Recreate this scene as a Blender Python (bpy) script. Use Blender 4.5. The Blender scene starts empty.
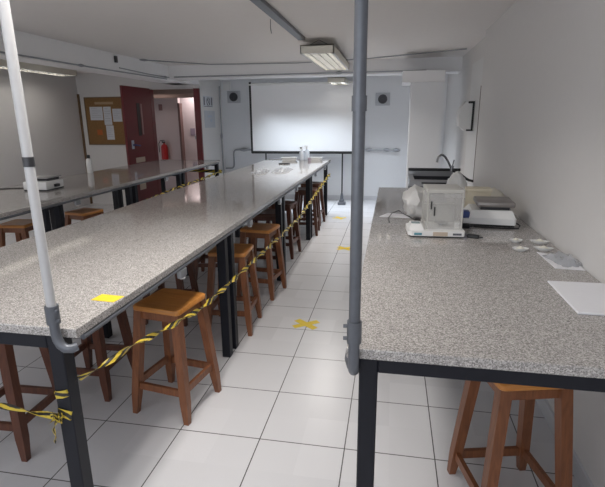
import bpy, bmesh, math, random
from mathutils import Vector, Matrix, Euler
random.seed(7)
sc = bpy.context.scene
C = sc.collection
PI = math.pi

# ------------------------------------------------------------------ materials
def nmat(name):
    m = bpy.data.materials.new(name); m.use_nodes = True
    nt = m.node_tree; b = nt.nodes['Principled BSDF']
    return m, nt, b

def plain(name, col, rough=.5, metal=0., bump=0., bscale=40., var=.06, coat=0., spec=.5, trans=0., alpha=1.):
    """flat coloured material with a little procedural variation"""
    m, nt, b = nmat(name); N, L = nt.nodes, nt.links
    tc = N.new('ShaderNodeTexCoord'); no = N.new('ShaderNodeTexNoise')
    no.inputs['Scale'].default_value = bscale; no.inputs['Detail'].default_value = 3
    L.new(tc.outputs['Object'], no.inputs['Vector'])
    mx = N.new('ShaderNodeMix'); mx.data_type = 'RGBA'
    mx.inputs['A'].default_value = tuple(max(0, c*(1-var)) for c in col) + (1,)
    mx.inputs['B'].default_value = tuple(min(1, c*(1+var)) for c in col) + (1,)
    L.new(no.outputs['Fac'], mx.inputs['Factor']); L.new(mx.outputs['Result'], b.inputs['Base Color'])
    b.inputs['Roughness'].default_value = rough; b.inputs['Metallic'].default_value = metal
    b.inputs['Coat Weight'].default_value = coat; b.inputs['Specular IOR Level'].default_value = spec
    b.inputs['Transmission Weight'].default_value = trans; b.inputs['Alpha'].default_value = alpha
    if bump:
        bp = N.new('ShaderNodeBump'); bp.inputs['Strength'].default_value = bump; bp.inputs['Distance'].default_value = .003
        L.new(no.outputs['Fac'], bp.inputs['Height']); L.new(bp.outputs['Normal'], b.inputs['Normal'])
    return m

def emit(name, col, s):
    m, nt, b = nmat(name)
    b.inputs['Base Color'].default_value = (.9, .9, .9, 1)
    b.inputs['Emission Color'].default_value = col + (1,); b.inputs['Emission Strength'].default_value = s
    return m

def granite_mat():
    m, nt, b = nmat('granite'); N, L = nt.nodes, nt.links
    tc = N.new('ShaderNodeTexCoord')
    v = N.new('ShaderNodeTexVoronoi'); v.inputs['Scale'].default_value = 300
    n1 = N.new('ShaderNodeTexNoise'); n1.inputs['Scale'].default_value = 170; n1.inputs['Detail'].default_value = 4
    n2 = N.new('ShaderNodeTexNoise'); n2.inputs['Scale'].default_value = 3.5; n2.inputs['Detail'].default_value = 2
    for n in (v, n1, n2): L.new(tc.outputs['Object'], n.inputs['Vector'])
    r1 = N.new('ShaderNodeValToRGB'); e = r1.color_ramp.elements
    e[0].position = .0; e[0].color = (0.214, 0.203, 0.195, 1)
    e[1].position = 1.; e[1].color = (0.663, 0.630, 0.604, 1)
    for p, c in ((.25, (0.321, 0.305, 0.292, 1)), (.5, (0.412, 0.391, 0.375, 1)), (.75, (0.514, 0.488, 0.467, 1))):
        k = e.new(p); k.color = c
    sep = N.new('ShaderNodeSeparateColor'); L.new(v.outputs['Color'], sep.inputs['Color'])
    L.new(sep.outputs['Red'], r1.inputs['Fac'])
    r2 = N.new('ShaderNodeValToRGB'); r2.color_ramp.elements[0].position = .34; r2.color_ramp.elements[1].position = .5
    r2.color_ramp.elements[0].color = (.62, .60, .58, 1); r2.color_ramp.elements[1].color = (1, 1, 1, 1)
    L.new(n1.outputs['Fac'], r2.inputs['Fac'])
    mu = N.new('ShaderNodeMix'); mu.data_type = 'RGBA'; mu.blend_type = 'MULTIPLY'; mu.inputs['Factor'].default_value = .8
    L.new(r1.outputs['Color'], mu.inputs['A']); L.new(r2.outputs['Color'], mu.inputs['B'])
    L.new(mu.outputs['Result'], b.inputs['Base Color'])
    mr = N.new('ShaderNodeMapRange'); mr.inputs['To Min'].default_value = .03; mr.inputs['To Max'].default_value = .08
    L.new(n2.outputs['Fac'], mr.inputs['Value']); L.new(mr.outputs['Result'], b.inputs['Roughness'])
    b.inputs['Specular IOR Level'].default_value = .6
    return m

def tile_mat():
    m, nt, b = nmat('floor_tile'); N, L = nt.nodes, nt.links
    tc = N.new('ShaderNodeTexCoord'); se = N.new('ShaderNodeSeparateXYZ'); L.new(tc.outputs['Object'], se.inputs[0])
    def op(o, a, bv=None, use=None):
        k = N.new('ShaderNodeMath'); k.operation = o
        L.new(a, k.inputs[0])
        if use is not None: L.new(use, k.inputs[1])
        elif bv is not None: k.inputs[1].default_value = bv
        return k.outputs[0]
    ds = []
    fl = []
    for ax in ('X', 'Y'):
        s = op('DIVIDE', se.outputs[ax], .45); s = op('ADD', s, 100.5)
        f = op('FRACT', s); fl.append(op('FLOOR', s))
        d = op('ABSOLUTE', op('SUBTRACT', f, .5)); ds.append(d)
    d = op('MINIMUM', ds[0], use=ds[1])
    mask = op('LESS_THAN', d, .0065)
    cv = N.new('ShaderNodeCombineXYZ'); L.new(fl[0], cv.inputs[0]); L.new(fl[1], cv.inputs[1])
    wn = N.new('ShaderNodeTexWhiteNoise'); wn.noise_dimensions = '2D'; L.new(cv.outputs[0], wn.inputs['Vector'])
    cl = N.new('ShaderNodeMix'); cl.data_type = 'RGBA'
    cl.inputs['A'].default_value = (.65, .645, .66, 1); cl.inputs['B'].default_value = (.70, .695, .71, 1)
    L.new(wn.outputs['Value'], cl.inputs['Factor'])
    mx = N.new('ShaderNodeMix'); mx.data_type = 'RGBA'; mx.inputs['B'].default_value = (.11, .105, .105, 1)
    L.new(mask, mx.inputs['Factor']); L.new(cl.outputs['Result'], mx.inputs['A']); L.new(mx.outputs['Result'], b.inputs['Base Color'])
    no = N.new('ShaderNodeTexNoise'); no.inputs['Scale'].default_value = 70; L.new(tc.outputs['Object'], no.inputs['Vector'])
    bp = N.new('ShaderNodeBump'); bp.inputs['Strength'].default_value = .25; bp.inputs['Distance'].default_value = .002
    L.new(no.outputs['Fac'], bp.inputs['Height']); L.new(bp.outputs['Normal'], b.inputs['Normal'])
    b.inputs['Roughness'].default_value = .27
    return m

def wood_mat(name, dark, light, rough=.35, stretch=(30, 30, 3)):
    m, nt, b = nmat(name); N, L = nt.nodes, nt.links
    tc = N.new('ShaderNodeTexCoord'); mp = N.new('ShaderNodeMapping'); mp.inputs['Scale'].default_value = stretch
    no = N.new('ShaderNodeTexNoise'); no.inputs['Scale'].default_value = 1.6; no.inputs['Detail'].default_value = 5; no.inputs['Distortion'].default_value = 1.2
    L.new(tc.outputs['Object'], mp.inputs['Vector']); L.new(mp.outputs['Vector'], no.inputs['Vector'])
    r = N.new('ShaderNodeValToRGB'); r.color_ramp.elements[0].position = .3; r.color_ramp.elements[1].position = .72
    r.color_ramp.elements[0].color = dark + (1,); r.color_ramp.elements[1].color = light + (1,)
    L.new(no.outputs['Fac'], r.inputs['Fac']); L.new(r.outputs['Color'], b.inputs['Base Color'])
    b.inputs['Roughness'].default_value = rough
    return m

def tape_mat():
    """yellow and black barrier tape: slanted bands along the ribbon's own length"""
    m, nt, b = nmat('barrier_tape'); N, L = nt.nodes, nt.links
    uv = N.new('ShaderNodeUVMap'); se = N.new('ShaderNodeSeparateXYZ'); L.new(uv.outputs['UV'], se.inputs[0])
    a = N.new('ShaderNodeMath'); a.operation = 'ADD'; L.new(se.outputs['X'], a.inputs[0]); L.new(se.outputs['Y'], a.inputs[1])
    d = N.new('ShaderNodeMath'); d.operation = 'FRACT'; L.new(a.outputs[0], d.inputs[0])
    g = N.new('ShaderNodeMath'); g.operation = 'GREATER_THAN'; g.inputs[1].default_value = .5; L.new(d.outputs[0], g.inputs[0])
    mx = N.new('ShaderNodeMix'); mx.data_type = 'RGBA'
    mx.inputs['A'].default_value = (.62, .46, .05, 1); mx.inputs['B'].default_value = (.022, .02, .016, 1)
    L.new(g.outputs[0], mx.inputs['Factor']); L.new(mx.outputs['Result'], b.inputs['Base Color'])
    b.inputs['Roughness'].default_value = .35
    return m

def cork_mat():
    m, nt, b = nmat('cork'); N, L = nt.nodes, nt.links
    tc = N.new('ShaderNodeTexCoord'); no = N.new('ShaderNodeTexNoise'); no.inputs['Scale'].default_value = 60; no.inputs['Detail'].default_value = 6
    L.new(tc.outputs['Object'], no.inputs['Vector'])
    r = N.new('ShaderNodeValToRGB'); r.color_ramp.elements[0].position = .35; r.color_ramp.elements[1].position = .7
    r.color_ramp.elements[0].color = (.19, .10, .036, 1); r.color_ramp.elements[1].color = (.30, .17, .066, 1)
    L.new(no.outputs['Fac'], r.inputs['Fac']); L.new(r.outputs['Color'], b.inputs['Base Color'])
    b.inputs['Roughness'].default_value = .9
    return m

M = dict(
    granite=granite_mat(), tile=tile_mat(), tape=tape_mat(), cork=cork_mat(),
    wall=plain('wall_paint', (.72, .705, .695), .6, bump=.08, bscale=25, var=.015),
    backwall=plain('back_wall_paint', (.78, .79, .81), .5, bump=.05, bscale=25, var=.015),
    ceil=plain('ceiling_paint', (.86, .83, .81), .8, bump=.05, bscale=18, var=.02),
    beam=plain('beam_paint', (.88, .875, .88), .7, var=.02, bscale=6),
    corridor=plain('corridor_paint', (.60, .52, .50), .7, var=.02, bscale=6),
    seat=wood_mat('seat_wood', (.50, .19, .04), (.64, .28, .07), .32, (3, 30, 30)),
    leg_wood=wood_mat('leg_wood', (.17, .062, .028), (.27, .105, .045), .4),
    shaded_wood=wood_mat('shaded_leg_wood', (.085, .03, .018), (.145, .052, .028), .4),  # stool wood darkened: shade at the table is put into the colour
    trim_wood=wood_mat('trim_wood', (.13, .075, .035), (.2, .12, .06), .5),
    steel_black=plain('black_painted_steel', (.007, .008, .014), .5, var=.15, spec=.35),
    white_paint=plain('white_pipe_paint', (.50, .50, .505), .4, bump=.2, bscale=60, var=.05),
    galv=plain('galvanised_steel', (.36, .37, .39), .38, .75, var=.12, bscale=50),
    galv_dull=plain('grey_conduit', (.14, .15, .17), .4, .4, var=.12, bscale=50),
    dark_metal=plain('dark_metal', (.05, .05, .055), .4, .5),
    chrome=plain('dull_chrome', (.22, .22, .23), .25, .9),
    inox=plain('stainless_steel', (.42, .42, .43), .3, .9, var=.05),
    white=plain('white_plastic', (.78, .78, .77), .35, var=.02),
    offwhite=plain('ivory_plastic', (.72, .69, .60), .45, var=.03),
    cream=plain('cream_card', (.66, .60, .47), .6, var=.04),
    paper=plain('white_paper', (.80, .80, .83), .8, var=.02),
    greypaper=plain('printed_paper', (.62, .64, .68), .8, var=.06, bscale=90),
    bluepaper=plain('pale_blue_paper', (.50, .56, .66), .8, var=.06, bscale=90),
    ink=plain('ink', (.12, .12, .14), .8),
    orange=plain('orange_note', (.45, .12, .03), .8),
    black=plain('black_plastic', (.015, .015, .016), .4, var=.2),
    blue=plain('blue_plastic', (.03, .06, .22), .35),
    lcd=plain('grey_display', (.22, .29, .31), .2),
    red_door=plain('red_door_paint', (.135, .011, .016), .4, var=.06, bscale=8),
    red=plain('red_enamel', (.45, .02, .02), .3),
    yellow=plain('yellow_tape', (.80, .58, .03), .55, var=.1),
    screen=plain('screen_fabric', (.86, .86, .87), .55, var=.008),
    grey_plate=plain('grey_steel_plate', (.27, .25, .24), .4, .4),
    tan=plain('beige_sticker', (.52, .43, .34), .6),
    blade=plain('louvre_white', (.62, .62, .61), .35),
    tube=emit('fluorescent_tube', (1., .97, .93), 6.),
    ventdark=plain('dark_grille', (.07, .07, .08), .5),
    glove=plain('translucent_white', (.75, .75, .74), .4, var=.03),
)
def glass(name, alpha, col=(.9, .93, .93), rough=.05):
    m, nt, b = nmat(name)
    b.inputs['Base Color'].default_value = col + (1,); b.inputs['Alpha'].default_value = alpha
    b.inputs['Roughness'].default_value = rough
    return m
M['glass'] = glass('clear_glass', .22, (.75, .74, .72))
M['film'] = glass('clear_plastic_film', .42, (.55, .57, .60), .12)
M['bag'] = glass('cloudy_plastic_bag', .72, (.80, .79, .77), .3)

# ------------------------------------------------------------------ mesh helpers
def box(bm, x0, x1, y0, y1, z0, z1, bev=0., seg=1):
    vs = [bm.verts.new((x, y, z)) for z in (z0, z1) for x, y in ((x0, y0), (x1, y0), (x1, y1), (x0, y1))]
    fs = [(3, 2, 1, 0), (4, 5, 6, 7), (0, 1, 5, 4), (1, 2, 6, 5), (2, 3, 7, 6), (3, 0, 4, 7)]
    faces = [bm.faces.new([vs[i] for i in f]) for f in fs]
    if bev:
        es = list({e for f in faces for e in f.edges})
        bmesh.ops.bevel(bm, geom=es, offset=bev, segments=seg, profile=.5, affect='EDGES')
    return bm

def frame_at(d):
    d = d.normalized(); up = Vector((0, 0, 1)) if abs(d.z) < .95 else Vector((1, 0, 0))
    a = d.cross(up).normalized(); b = a.cross(d).normalized()
    return a, b

def tube(bm, pts, r, n=12, cap=True):
    pts = [Vector(p) for p in pts]; rings = []
    rs = r if isinstance(r, (list, tuple)) else [r]*len(pts)
    a = None
    for i, p in enumerate(pts):
        d = (pts[min(i+1, len(pts)-1)] - pts[max(i-1, 0)])
        if a is None: a, b = frame_at(d)
        else:
            dn = d.normalized(); a = (a - dn*a.dot(dn)).normalized(); b = a.cross(dn)
        rings.append([bm.verts.new(p + (a*math.cos(t) + b*math.sin(t))*rs[i]) for t in [2*PI*k/n for k in range(n)]])
    for i in range(len(rings)-1):
        for k in range(n):
            bm.faces.new((rings[i][k], rings[i][(k+1) % n], rings[i+1][(k+1) % n], rings[i+1][k]))
    if cap:
        bm.faces.new(rings[0][::-1]); bm.faces.new(rings[-1])
    return bm

def lathe(bm, prof, n=24, c=(0, 0, 0)):
    rings = []
    for r, z in prof:
        rings.append([bm.verts.new((c[0] + r*math.cos(2*PI*k/n), c[1] + r*math.sin(2*PI*k/n), c[2] + z)) for k in range(n)])
    for i in range(len(rings)-1):
        for k in range(n):
            bm.faces.new((rings[i][k], rings[i][(k+1) % n], rings[i+1][(k+1) % n], rings[i+1][k]))
    bm.faces.new(rings[0][::-1]); bm.faces.new(rings[-1])
    return bm

def prism(bm, poly, z0, z1):
    lo = [bm.verts.new((x, y, z0)) for x, y in poly]; hi = [bm.verts.new((x, y, z1)) for x, y in poly]
    n = len(poly)
    bm.faces.new(lo[::-1]); bm.faces.new(hi)
    for i in range(n): bm.faces.new((lo[i], lo[(i+1) % n], hi[(i+1) % n], hi[i]))
    return bm

def taper(bm, secs):
    """square-section bar: secs = [(centre, half width x, half width y), ...]"""
    rings = [[bm.verts.new((c[0]+sx*hx, c[1]+sy*hy, c[2])) for sx, sy in ((-1, -1), (1, -1), (1, 1), (-1, 1))] for c, hx, hy in secs]
    for i in range(len(rings)-1):
        for k in range(4): bm.faces.new((rings[i][k], rings[i][(k+1) % 4], rings[i+1][(k+1) % 4], rings[i+1][k]))
    bm.faces.new(rings[0][::-1]); bm.faces.new(rings[-1])
    return bm

def bar(bm, p, q, w, h):
    """rectangular bar from p to q, w across, h high"""
    p, q = Vector(p), Vector(q); a, b = frame_at(q-p)
    R = [[bm.verts.new(c + a*sx*w/2 + b*sy*h/2) for sx, sy in ((-1, -1), (1, -1), (1, 1), (-1, 1))] for c in (p, q)]
    for k in range(4): bm.faces.new((R[0][k], R[0][(k+1) % 4], R[1][(k+1) % 4], R[1][k]))
    bm.faces.new(R[0][::-1]); bm.faces.new(R[1])
    return bm

def arc(c, r, t0, t1, u, v, n=8):
    c, u, v = Vector(c), Vector(u), Vector(v)
    return [c + u*r*math.cos(t0+(t1-t0)*i/n) + v*r*math.sin(t0+(t1-t0)*i/n) for i in range(n+1)]

def B(): return bmesh.new()

def obj(name, bm, m, parent=None, smooth=False, label=None):
    bmesh.ops.recalc_face_normals(bm, faces=bm.faces[:])
    me = bpy.data.meshes.new(name); bm.to_mesh(me); bm.free()
    o = bpy.data.objects.new(name, me); C.objects.link(o)
    for k in (m if isinstance(m, (list, tuple)) else [m]): me.materials.append(k)
    if smooth:
        for p in me.polygons: p.use_smooth = True
        me.set_sharp_from_angle(angle=math.radians(38))
    if parent: o.parent = parent
    if label: o['label'] = label
    return o

def tag(o, label, cat, group=None):
    o['label'] = label; o['category'] = cat
    if group: o['group'] = group
    return o

def thing(name, label, cat, loc=(0, 0, 0), rz=0, group=None):
    o = bpy.data.objects.new(name, None); C.objects.link(o); o.empty_display_size = .1
    o.location = loc; o.rotation_euler = (0, 0, rz)
    return tag(o, label, cat, group)

def struct(name, bm, m, parent=None):
    o = obj(name, bm, m, parent)
    if not parent: o['kind'] = 'structure'
    return o

def dup(root, loc, rz, label, group=None):
    r = root.copy(); C.objects.link(r); r.location = loc; r.rotation_euler = (0, 0, rz); r['label'] = label
    if group: r['group'] = group
    for ch in list(root.children):
        c = ch.copy(); C.objects.link(c); c.parent = r
        for g in list(ch.children):
            d = g.copy(); C.objects.link(d); d.parent = c
    return r

# ------------------------------------------------------------------ room shell
CZ = 2.52            # ceiling
XR, XL = 1.55, -5.4  # right and left walls
YB, YD = 7.65, 6.5   # back wall, wall with the doorway
YF = -3.4            # wall behind the camera
struct('floor', box(B(), XL-.1, XR+.3, YF-.1, 9.2, -.08, 0), M['tile'])
struct('ceiling', box(B(), XL-.1, XR+.3, YF-.1, YB+.1, CZ, CZ+.1), M['ceil'])
struct('wall_right', box(B(), XR, XR+.3, YF, 3.5, 0, CZ), M['wall'])
struct('wall_right_recess', box(B(), XR+.07, XR+.3, 3.5, YB, 0, CZ), M['wall'])
struct('trim_1', box(B(), XR-.004, XR+.075, 3.5, 3.514, .93, 1.97), plain('corner_strip', (.18, .12, .11), .6))
struct('wall_back', box(B(), -2.9, XR+.3, YB, YB+.1, 0, CZ), M['backwall'])
struct('wall_side', box(B(), -3.0, -2.9, YD+.02, YB+.1, 0, CZ), M['wall'])
b = box(B(), XL, -3.93, YD, YD+.12, 0, CZ); box(b, -3.93, -3.0, YD, YD+.12, 2.2, CZ)
struct('wall_door', b, M['wall'])
struct('wall_left', box(B(), XL-.1, XL, YF, YD+.12, 0, CZ), M['wall'])
# unseen rear wall; its window is added to bring in fill daylight
b = box(B(), XL, XR, YF-.1, YF, 0, .95); box(b, XL, XR, YF-.1, YF, 2.3, CZ)
box(b, XL, -4.2, YF-.1, YF, .95, 2.3); box(b, 1.1, XR, YF-.1, YF, .95, 2.3)
struct('wall_front', b, M['wall'])
b = B()
for x in (-4.2, -2.87, -1.55, -.22, 1.06): box(b, x, x+.04, YF-.08, YF-.03, .95, 2.3)
for z in (.95, 2.26): box(b, -4.2, 1.1, YF-.08, YF-.03, z, z+.04)
struct('added_window', b, M['galv'])
struct('trim_2', box(B(), XL+.0, XL+.035, YD-.03, YD, .0, 2.14), M['trim_wood'])   # wooden corner post on the left
struct('trim_3', box(B(), -3.4, -3.1, YF, YD, 2.27, CZ), M['beam'])                # long beam on the left
struct('trim_4', box(B(), -3.1, XR+.07, 5.72, 6.12, 2.31, CZ), M['beam'])          # cross beam before the screen
struct('trim_5', box(B(), -3.4, -2.9, 6.12, YD, 2.27, CZ), M['beam'])
# white pillar at the right with a box head
struct('trim_6', box(B(), .865, 1.31, 5.0, 5.4, 0, 2.12), M['backwall'])
struct('trim_7', box(B(), .74, 1.31, 4.95, 5.72, 2.12, 2.27), M['beam'])
struct('trim_8', box(B(), XR+.055, XR+.07, 3.514, 4.62, 0, 2.3), plain('white_panel', (.74, .74, .74), .45, var=.02))
for k, (x0, x1, y0, y1) in enumerate(((-2.9, .86, YB-.014, YB), (1.31, XR+.07, YB-.014, YB))):
    struct('baseboard_back' if k == 0 else 'baseboard_corner', box(B(), x0, x1, y0, y1, 0, .09), plain('skirting_tile', (.62, .63, .66), .35))
struct('baseboard_right', box(B(), XR-.014, XR, YF, 3.5, 0, .09), bpy.data.materials['skirting_tile'])
# corridor beyond the doorway
struct('wall_corridor', box(B(), -6.6, -4.31, 8.6, 8.7, 0, 2.3), M['corridor'])
struct('wall_corridor_end', box(B(), -6.6, -2.9, 9.05, 9.15, 0, 2.4), plain('corridor_pale', (.74, .66, .65), .7, var=.02, bscale=6))
struct('wall_corridor_side', box(B(), -3.0, -2.9, YB+.1, 9.05, 0, 2.4), M['corridor'])
struct('wall_corridor_left', box(B(), -6.6, -6.5, YD, 8.7, 0, 2.3), M['corridor'])
struct('trim_9', box(B(), -4.31, -4.26, 8.56, 8.7, 0, 2.02), plain('brown_jamb', (.16, .09, .08), .6))
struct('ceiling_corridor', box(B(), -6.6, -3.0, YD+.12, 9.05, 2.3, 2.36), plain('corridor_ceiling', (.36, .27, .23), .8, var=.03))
b = B()
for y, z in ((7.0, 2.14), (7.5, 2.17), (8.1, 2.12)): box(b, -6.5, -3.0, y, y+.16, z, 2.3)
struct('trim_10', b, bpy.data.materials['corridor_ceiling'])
struct('floor_corridor', box(B(), -6.6, XL-.1, YD+.12, 9.15, -.08, 0), M['tile'])

# the red door: an open leaf, and the red jamb on the other side
struct('door_frame', box(box(B(), -3.005, -2.895, YD-.03, YD+.018, 0, 2.2), -3.93, -3.88, YD-.005, YD+.12, 0, 2.2), M['red_door'])
d = thing('door', 'open dark red door leaf with a narrow window beside the corridor opening', 'door', (-3.88, 6.49, 0))
b = box(B(), -.045, 0, -.945, 0, .01, 2.215, .003)
obj('leaf', b, M['red_door'], d)
obj('window_pane', box(B(), 0, .004, -.54, -.43, 1.37, 1.94), M['black'], d, label='narrow dark glazed slot')
b = box(B(), 0, .012, -.415, -.365, 1.39, 1.93, .003)
obj('slot_frame', b, plain('worn_trim', (.34, .2, .2), .5), d)
h = obj('door_handle', tube(B(), [(0, -.78, 1.22), (.05, -.78, 1.22), (.055, -.76, 1.22), (.055, -.62, 1.2)], .012), M['blue'], d, True, label='blue lever handle')
obj('handle_plate', box(B(), 0, .008, -.82, -.74, 1.15, 1.3, .003), M['bluepaper'], h)
obj('sticker', box(B(), 0, .003, -.72, -.40, .90, .99), M['tan'], d, label='pale sticker')
obj('vent_grille', box(B(), 0, .006, -.68, -.46, .40, .58, .004), M['tan'], d, label='pale grille low on the leaf')
o = obj('lock_strike', box(box(B(), -3.014, -3.004, 6.48, 6.51, 1.24, 1.4, .003), -3.03, -3.004, 6.47, 6.5, 1.29, 1.35, .002), M['galv'])
tag(o, 'small metal lock strike on the red door jamb', 'lock')

# ------------------------------------------------------------------ granite tables
H, T = .945, .035
def lab_table(name, label, x0, x1, y0, y1, modules, slabs, spine, insets):
    """granite slabs on a row of black frames; insets = (left, right) overhang per frame"""
    t = thing(name, label, 'table', ((x0+x1)/2, y0, 0))
    ox, oy = t.location.x, t.location.y
    for a, c in slabs:
        obj('tabletop', box(B(), x0-ox, x1-ox, a-oy, c-oy, H-T, H, .004, 2), M['granite'], t, label=None)
    for k, (a, c) in enumerate(modules):
        for e, yy in enumerate((a, c-.06)):
            il, ir = insets[0] if (k == 0 and e == 0) else insets[1]
            for xx in (x0+il, x1-ir-.06):
                obj('leg', box(B(), xx-ox, xx+.06-ox, yy-oy, yy+.06-oy, 0, H-T, .004), M['steel_black'], t)
            obj('rail', box(B(), x0+il+.06-ox, x1-ir-.06-ox, yy-oy, yy+.06-oy, H-T-.06, H-T, .003), M['steel_black'], t)
        obj('spine_rail', box(B(), spine-.03-ox, spine+.03-ox, a+.06-oy, c-.06-oy, H-T-.05, H-T, .003), M['steel_black'], t)
    return t
lab_table('lab_table', 'long central granite table with black legs, its far end before the projection screen',
          -1.555, -.42, -.74, 6.266, [(-.72, .87), (.94, 2.52), (2.59, 4.25), (4.33, 6.0)], [(-.74, 6.266)], -1.0, ((.08, .082), (.015, .022)))
lab_table('lab_table', 'granite table along the left side, running to the red door',
          -3.53, -2.375, -.9, 5.99, [(-.8, 1.62), (1.69, 3.03), (3.10, 4.40), (4.47, 5.96)], [(-.9, 5.99)], -3.0, ((.02, .02), (.02, .02)))
lab_table('lab_bench', 'granite bench against the right wall carrying the balances',
          .513, 1.546, -.718, 2.88, [(-.69, 1.02), (1.12, 2.86)], [(-.718, 1.088), (1.092, 2.88)], 1.04, ((.04, .02), (.03, .02)))

# ------------------------------------------------------------------ wooden stools
def make_stool(label, seat_m, leg_m, hs=.66, zs=(.175, .19)):
    t = thing('wooden_stool', label, 'stool', group='wooden lab stools')
    sw = .15
    b = B()
    n = 8
    prof = []
    # square seat with softly rounded corners and a slight dish
    r = .025
    for cx, cy, a0 in ((sw-r, sw-r, 0), (-sw+r, sw-r, PI/2), (-sw+r, -sw+r, PI), (sw-r, -sw+r, 3*PI/2)):
        for i in range(5): prof.append((cx+r*math.cos(a0+PI/2*i/4), cy+r*math.sin(a0+PI/2*i/4)))
    rings = []
    for s, z in ((.97, hs-.03), (1., hs-.025), (1., hs-.006), (.97, hs), (.6, hs-.003), (.2, hs-.005)):
        rings.append([b.verts.new((x*s, y*s, z)) for x, y in prof])
    m = len(prof)
    for i in range(len(rings)-1):
        for k in range(m): b.faces.new((rings[i][k], rings[i][(k+1) % m], rings[i+1][(k+1) % m], rings[i+1][k]))
    b.faces.new(rings[0][::-1]); b.faces.new(rings[-1])
    obj('seat', b, seat_m, t, True)
    top, bot = .118, .172
    def at(z): return bot + (top-bot)*z/(hs-.03)
    for sx, sy in ((-1, -1), (1, -1), (1, 1), (-1, 1)):
        secs = [((sx*at(0), sy*at(0), 0), .015, .015), ((sx*at(.12), sy*at(.12), .12), .022, .022),
                ((sx*at(hs-.03), sy*at(hs-.03), hs-.03), .024, .024)]
        obj('leg', taper(B(), secs), leg_m, t)
    for sx, sy, dx, dy in ((0, -1, 1, 0), (0, 1, 1, 0), (-1, 0, 0, 1), (1, 0, 0, 1)):
        for nm, z, hh, w in (('apron', hs-.055, .05, .018), ('stretcher', zs[0] if dx else zs[1], .04, .02)):
            k = at(z)
            p = (sx*k - dx*k, sy*k - dy*k, z); q = (sx*k + dx*k, sy*k + dy*k, z)
            obj(nm, bar(B(), p, q, w, hh), leg_m, t)
    return t
G = 'wooden lab stools'
s0 = make_stool('orange-topped wooden stool nearest in the aisle, standing behind the barrier tape', M['seat'], M['leg_wood'])
s0.location = (-.575, .25, 0); s0.rotation_euler = (0, 0, math.radians(-9))
sd = make_stool('shade-toned wooden stool under the near left end of the central table, beside the tape knot', M['shaded_wood'], M['shaded_wood'])
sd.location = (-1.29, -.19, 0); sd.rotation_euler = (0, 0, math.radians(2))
R = math.radians
sr = make_stool('wooden stool under the near end of the right bench', M['seat'], M['leg_wood'], .665, (.11, .115))
sr.location = (1.178, -.20, 0); sr.rotation_euler = (0, 0, R(14))
for x, y, a, lab in (
    (-.585, 1.34, 3, 'wooden stool pushed under the central table just behind its first pair of black legs'),
    (-.565, 2.12, -7, 'wooden stool beside the aisle just before the second pair of black table legs')):
    dup(s0, (x, y, 0), R(a), lab)
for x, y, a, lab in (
    (-1.18, .35, 2, 'shade-toned wooden stool under the central table, left of the orange-topped stool'),
    (-1.17, 1.42, 4, 'shade-toned wooden stool seen behind the nearest orange-topped stool, on the far side of the table'),
    (-.72, 2.86, 6, 'shade-toned wooden stool half hidden behind the second pair of black table legs'),
    (-.66, 3.45, -5, 'shade-toned wooden stool with its legs just past the second pair of table legs'),
    (-.57, 4.62, 3, 'shade-toned wooden stool under the table just before the third pair of legs'),
    (-.60, 5.28, -4, 'farthest shade-toned wooden stool, near the projection screen end of the table'),
    (-1.2, 2.5, 9, 'shade-toned wooden stool in the shade under the middle of the central table'),):
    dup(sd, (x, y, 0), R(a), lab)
for x, y, a, lab in (
    (-3.03, 1.96, 6, 'wooden stool under the left table, left of the white pipe'),
    (-2.77, 2.62, -12, 'wooden stool under the left table, right of the white pipe'),):
    dup(s0, (x, y, 0), R(a), lab)

# ------------------------------------------------------------------ conduits and pipes
def coupling(b, p, q, r): return tube(b, [p, q], r, 14)
PX, PY = -.480, -.765
pt = thing('conduit_pipe', 'white painted pipe rising from the near corner of the central table', 'pipe', (PX, PY, .9))
o0 = Vector(pt.location)
def L_(pts): return [Vector(p)-o0 for p in pts]
top = Vector((PX, PY, CZ)); base = Vector((PX, PY, 1.0))
obj('pipe', tube(B(), L_([base, top]), .0155, 16), M['white_paint'], pt, True)
pts = [base] + [Vector(p) for p in ((PX, PY, .94), (PX+.004, PY, .915), (PX+.014, PY, .895), (PX+.030, PY+.002, .882), (PX+.046, PY+.010, .879), (PX+.058, PY+.024, .883))]
obj('elbow', tube(B(), L_(pts), .0165, 14), M['galv_dull'], pt, True, label='bare grey metal elbow')
b = tube(B(), L_([(PX, PY, .975), (PX, PY, 1.04)]), .0225, 16)
for z in (.99, 1.025): tube(b, L_([(PX+.022, PY-.01, z), (PX+.032, PY-.013, z)]), .006, 8)
obj('coupling', b, M['galv_dull'], pt, True, label='grey metal coupling')
obj('band', tube(B(), L_([(PX, PY, 1.505), (PX, PY, 1.535)]), .017, 16), M['dark_metal'], pt, True, label='dark band round the pipe')

PX, PY = .539, -.745
pt = thing('conduit_pipe', 'bare grey metal pipe rising from the near corner of the right bench', 'pipe', (PX, PY, .9))
o0 = Vector(pt.location)
obj('pipe', tube(B(), L_([(PX, PY, .99), (PX, PY, CZ)]), .0175, 16), M['galv_dull'], pt, True)
obj('elbow', tube(B(), L_([(PX, PY, .99), (PX, PY, .915), (PX, PY+.003, .895), (PX, PY+.013, .878), (PX, PY+.03, .87), (PX-.01, PY+.06, .868), (PX-.02, PY+.1, .868), (PX-.02, PY+.5, .868)]), .0175, 14), M['galv_dull'], pt, True)
b = tube(B(), L_([(PX, PY, .98), (PX, PY, 1.05)]), .0225, 16)
for z in (.995, 1.035): tube(b, L_([(PX-.022, PY-.005, z), (PX-.033, PY-.007, z)]), .006, 8)
obj('coupling', b, M['galv_dull'], pt, True)
obj('band', tube(B(), L_([(PX, PY, 1.66), (PX, PY, 1.70)]), .0205, 16), M['galv_dull'], pt, True)

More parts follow.
